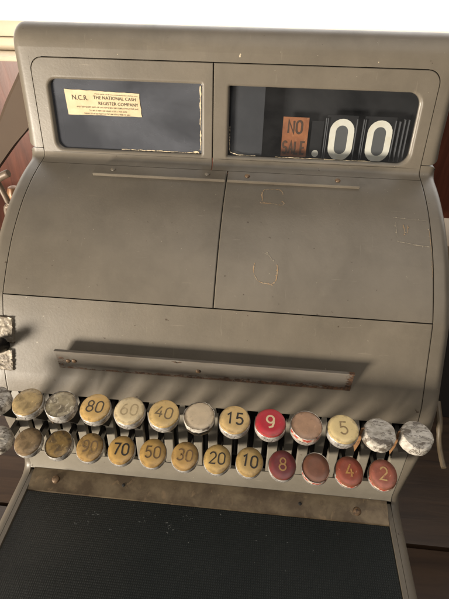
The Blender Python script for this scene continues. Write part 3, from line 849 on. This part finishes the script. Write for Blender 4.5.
        if txt:
            bm = bmesh.new()
            strokes(bm, txt, .0105 if len(txt) == 2 else .0112, lambda u, v, w=0: Vector((u + .0002, v + .0003, .00012 + w)), .076 if ink == INK or kind == 'red' else .062, .86, 0, .92)
            key = ink
            if key not in ink_cache:
                fade = txt in ('60', '90', '2', '4', '8', '30', '5')
                ink_cache[key] = worn_mat('key_ink', ink, tuple(a * .4 + b * .6 for a, b in zip(ink, colr)) if fade else tuple(x * 1.2 for x in ink), 260, .5, .62, .5, bstr=0)
            sub('numeral', bm, ink_cache[key])
    if (row, k) in ((0, 10), (0, 11), (0, 1)):   # rust coloured side plate of the worn keys
        bm = bmesh.new()
        sh = [(-.0150, -.002), (-.0125, -.001), (-.0128, -.022), (-.0150, -.034), (-.0172, -.026)]
        A = [bm.verts.new((x, .002, z)) for x, z in sh]; B = [bm.verts.new((x + .0003, .0035, z)) for x, z in sh]
        bm.faces.new(A); bm.faces.new(B)
        for i in range(len(sh)): bm.faces.new((A[i], A[(i + 1) % len(sh)], B[(i + 1) % len(sh)], B[i]))
        o = finish('side_plate', bm, M['plate_rust'] if k != 1 else M['brass'], ko, 'rust coloured side plate'); o.matrix_local = Matrix.Identity(4)

# --- strip holding the mat, with screws
sec = [(-.0555, -.2045), (-.0560, -.2032), (-.0600, -.2036), (-.0680, -.2058), (-.0762, -.2088), (-.0790, -.2094), (-.0796, -.2108), (-.0780, -.2150), (-.0555, -.2150)]
bm = bar_profile(-.1950, .1950, '', sec, None, None)
stp = finish('mat_strip', bm, M['brass'], reg, 'tarnished brown strip along the mat', 30)
for x, y, z, r, h in ((-.1667, -.0668, -.2056, .0045, .0030), (.1627, -.0690, -.2063, .0045, .0030)): screw(stp, Vector((x, y, z)), (0, -.32, .95), r, h, M['screw'])
for x, y, z in ((-.0902, -.0660, -.2052), (.1027, -.0672, -.2056)): screw(stp, Vector((x, y, z)), (0, -.32, .95), .0019, .0008, M['black'])

# --- ribbed rubber mat: rows of small raised pads
bm = bmesh.new()
mx0, mx1, my0, my1 = -.1945, .1945, -.2850, -.0795
nx, ny = 186, 90
dx = (mx1 - mx0) / nx; dy = (my1 - my0) / ny
for i in range(nx):
    for j in range(ny):
        x = mx0 + i * dx; y = my0 + j * dy; g1 = .00015; g2 = .0006; z0, z1 = -.2111, -.21075 + random.uniform(-.00005, .00005)
        a = [bm.verts.new(p) for p in ((x + g1, y + g1, z0), (x + dx - g1, y + g1, z0), (x + dx - g1, y + dy - g1, z0), (x + g1, y + dy - g1, z0))]
        b = [bm.verts.new(p) for p in ((x + g2, y + g2, z1), (x + dx - g2, y + g2, z1), (x + dx - g2, y + dy - g2, z1), (x + g2, y + dy - g2, z1))]
        bm.faces.new(b)
        for q in range(4): bm.faces.new((a[q], a[(q + 1) % 4], b[(q + 1) % 4], b[q]))
box(bm, (mx0 - .0005, my0, -.2155), (mx1 + .0005, my1 + .002, -.21125))
for x, y, n_, sp in ((-.055, -.0930, 5, .006), (-.0150, -.0930, 7, .006), (-.0300, -.1020, 5, .006), (-.1150, -.0960, 6, .008), (-.1250, -.1100, 5, .008), (-.03, -.1060, 4, .004), (.05, -.09, 3, .02), (-.06, -.12, 6, .04), (.02, -.11, 6, .05), (-.1, -.1, 8, .05), (.1, -.12, 5, .05)):
    for _ in range(n_):
        a = random.gauss(.5, .9); l = random.choice((.0005, .0007, .0009, .0012, .0025)); px = x + random.uniform(-sp, sp); py = y + random.uniform(-sp, sp) * .6
        if py > -.084: continue
        q_ = [(px + l * (t_ - .5) * math.cos(a) + random.uniform(-.0003, .0003), py + l * (t_ - .5) * math.sin(a) + random.uniform(-.0003, .0003)) for t_ in (0, .33, .66, 1)]
        ribbon(bm, q_, random.uniform(.0001, .0003), lambda u, v: Vector((u, v, -.21062)), 1, False, .8)
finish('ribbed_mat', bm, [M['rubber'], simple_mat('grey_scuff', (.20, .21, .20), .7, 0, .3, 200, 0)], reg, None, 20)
bm = bmesh.new()
for sg in (-1, 1): box(bm, (min(sg * .1956, sg * .2001), -.289, -.2160), (max(sg * .1956, sg * .2001), -.0560, -.2086))
box(bm, (-.1954, -.289, -.2160), (.1954, -.2856, -.2086))
finish('tray_frame', bm, M['paint'], reg)

# --- side lever by the right-hand keys
bm = bmesh.new()
tube(bm, catmull([(.2245, -.0150, -.0850), (.2250, -.0320, -.0950), (.2250, -.0450, -.1080), (.2250, -.0570, -.1130), (.2255, -.0680, -.1160)], 5), [.0030] * 8 + [.0024] * 13, 10)
finish('side_lever', bm, simple_mat('dull_tan_metal', (.12, .088, .052), .55, 0, .35, 90), reg, 'thin tan lever')

# ------------------------------------------------------------------ surroundings
t = empty('wooden_table', (0, .1, -.34), 'dark brown plank table top under the cash register', 'table')
for y0, y1 in ((-1.0, -.458), (-.455, -.056), (-.052, .30), (.303, .62)):
    bm = bmesh.new(); box(bm, (-1.1, y0, -.335), (1.1, y1, -.3005), 0, .002); finish('plank', bm, M['table'], t)
for x in (-1.0, 1.0):
    for y in (-.9, .55):
        bm = bmesh.new(); box(bm, (x - .04, y - .04, -1.05), (x + .04, y + .04, -.336)); finish('leg', bm, M['table'], t)
def setting(name, bm, m):
    o = finish(name, bm, m); o['kind'] = 'structure'; return o
bm = bmesh.new(); box(bm, (-3.2, -3.2, -1.10), (3.2, 1.05, -1.05)); setting('floor', bm, M['floor'])
bm = bmesh.new()
YW = .90
box(bm, (-3.2, YW, -1.049), (3.2, YW + .1, .026)); box(bm, (-3.2, YW, 1.2), (3.2, YW + .1, 1.9))
box(bm, (-3.2, YW, .0265), (-1.6, YW + .1, 1.199)); box(bm, (1.7, YW, .0265), (3.2, YW + .1, 1.199))
setting('wall', bm, M['wall'])
w = empty('window', (0, YW, .03), 'wide bright window with cream sill behind the cash register', 'window')
bm = bmesh.new(); box(bm, (-1.6, YW + .085, .10), (1.7, YW + .095, 1.199)); finish('pane', bm, M['daylight'], w)
bm = bmesh.new(); box(bm, (-1.65, YW - .035, .0270), (1.75, YW + .08, .0390), 0, .002); finish('sill', bm, M['cream_wood'], w)
bm = bmesh.new(); box(bm, (-1.6, YW + .03, .0395), (1.7, YW + .083, .0680), 0, .002); box(bm, (-1.6, YW + .045, .0685), (1.7, YW + .084, .1040), 0, .002)
for x in (-1.6, 1.66): box(bm, (x, YW + .03, .1045), (x + .04, YW + .084, 1.19))
finish('frame', bm, M['cream_wood'], w)

# curved board behind the left side
bm = bmesh.new()
outer = catmull([(-.345, .45, .119), (-.3580, .45, .103), (-.3702, .45, .0871), (-.3972, .45, .0521), (-.4213, .45, .0184), (-.475, .45, -.04)], 5)
inner = catmull([(-.305, .45, .085), (-.325, .45, .065), (-.345, .45, .040), (-.3685, .45, .0105), (-.4063, .45, -.0244), (-.465, .45, -.085)], 5)
g = []
for a, b in zip(outer, inner):
    a = Vector(a); b = Vector(b)
    g.append([bm.verts.new(p) for p in (a + Vector((0, -.010, 0)), a + Vector((0.004, -.014, -.003)), b + Vector((0, -.012, 0)), b + Vector((0, .012, 0)), a + Vector((0, .012, 0)))])
for a, b in zip(g, g[1:]):
    for i in range(5): bm.faces.new((a[i], a[(i + 1) % 5], b[(i + 1) % 5], b[i]))
bm.faces.new(g[0]); bm.faces.new(g[-1])
o = finish('curved_board', bm, M['band'], None, 'beige brown curved board behind the left side of the register'); o['category'] = 'board'

# small hook
M['hook'] = simple_mat('dull_nickel', (.15, .108, .075), .5, .15, .2, 100)
h = empty('metal_hook', (-.247, .12, -.3), 'dull metal hooked rod standing beside the left lid', 'hook')
bm = bmesh.new(); tube(bm, catmull([(-.262, .125, .0560), (-.2500, .12, .0600), (-.2400, .12, .0655), (-.2325, .12, .0690)], 5), [.0042] * 15 + [.0036], 12); finish('hook_arm', bm, M['hook'], h)
bm = bmesh.new(); tube(bm, catmull([(-.2500, .122, .0590), (-.2450, .12, .0450), (-.2430, .12, .0300), (-.2490, .121, .0150), (-.2500, .121, -.10), (-.2500, .121, -.2995)], 6), .0032, 12); finish('rod', bm, M['hook'], h)
bm = bmesh.new(); lathe(bm, [(0, .010), (.005, .008), (.0075, .002), (.0075, -.004), (.005, -.010), (0, -.012)], 16, 0, 1, 1, Matrix.Translation((-.2420, .135, .0375)))
tube(bm, [(-.2420, .135, .03), (-.2460, .13, .02)], .003, 8)
finish('collar', bm, simple_mat('copper_brown', (.26, .13, .06), .45, .2, .2, 80), h)

# stand at the right
s = empty('side_stand', (.40, .35, -.3), 'dark stand with a tan top at the right of the register', 'stand')
bm = bmesh.new(); box(bm, (.245, .135, -.055), (.55, .205, .0030), 0, .003); finish('top', bm, simple_mat('pale_tan_board', (.27, .195, .115), .6, 0, .2, 14), s)
bm = bmesh.new(); box(bm, (.265, .145, -.2995), (.53, .195, -.0555)); finish('body', bm, M['floor'], s)

# ------------------------------------------------------------------ light
def area(name, loc, target, size, power, col, sy=None):
    l = bpy.data.lights.new(name, 'AREA'); l.energy = power; l.color = col; l.size = size
    if sy: l.shape = 'RECTANGLE'; l.size_y = sy
    o = bpy.data.objects.new(name, l); COL.objects.link(o); o.location = loc
    d = Vector(target) - Vector(loc); o.rotation_euler = d.to_track_quat('-Z', 'Y').to_euler()
    return o
tgt = Vector((0, .0, -.02))
d = Vector((-1.2, -1.1, -.17)).normalized()
area('low_window_light', tgt + d * 1.8, tgt, .46, 86, (1, .90, .76))
area('room_fill', (.3, -.5, 1.75), (0, .1, 0), 1.8, 18, (1, .94, .86))  # soft overhead fill added to lift the lids and key caps
wd = bpy.data.worlds.new('World'); scene.world = wd; wd.use_nodes = True
bg = wd.node_tree.nodes['Background']; bg.inputs[0].default_value = (1, .95, .90, 1); bg.inputs[1].default_value = .10

# ------------------------------------------------------------------ camera
cam = bpy.data.cameras.new('camera'); co = bpy.data.objects.new('camera', cam); COL.objects.link(co); scene.camera = co
P_, Y_, RO = R(38), -.0865, -.0155
f0 = Vector((math.sin(Y_) * math.cos(P_), math.cos(Y_) * math.cos(P_), -math.sin(P_)))
rt = f0.cross(Vector((0, 0, 1))).normalized(); dn = f0.cross(rt)
r2 = rt * math.cos(RO) + dn * math.sin(RO); d2 = -rt * math.sin(RO) + dn * math.cos(RO)
m = Matrix.Identity(4)
for i in range(3): m[i][0] = r2[i]; m[i][1] = -d2[i]; m[i][2] = -f0[i]
m.translation = Vector((.0408, -.3276, .2684)); co.matrix_world = m
cam.sensor_fit = 'VERTICAL'; cam.sensor_height = 36; cam.sensor_width = 27; cam.lens = 36 * 460 / 599
cam.clip_start = .01; cam.clip_end = 100
scene.view_settings.view_transform = 'Standard'; scene.view_settings.look = 'None'
scene.view_settings.exposure = 0; scene.view_settings.gamma = 1
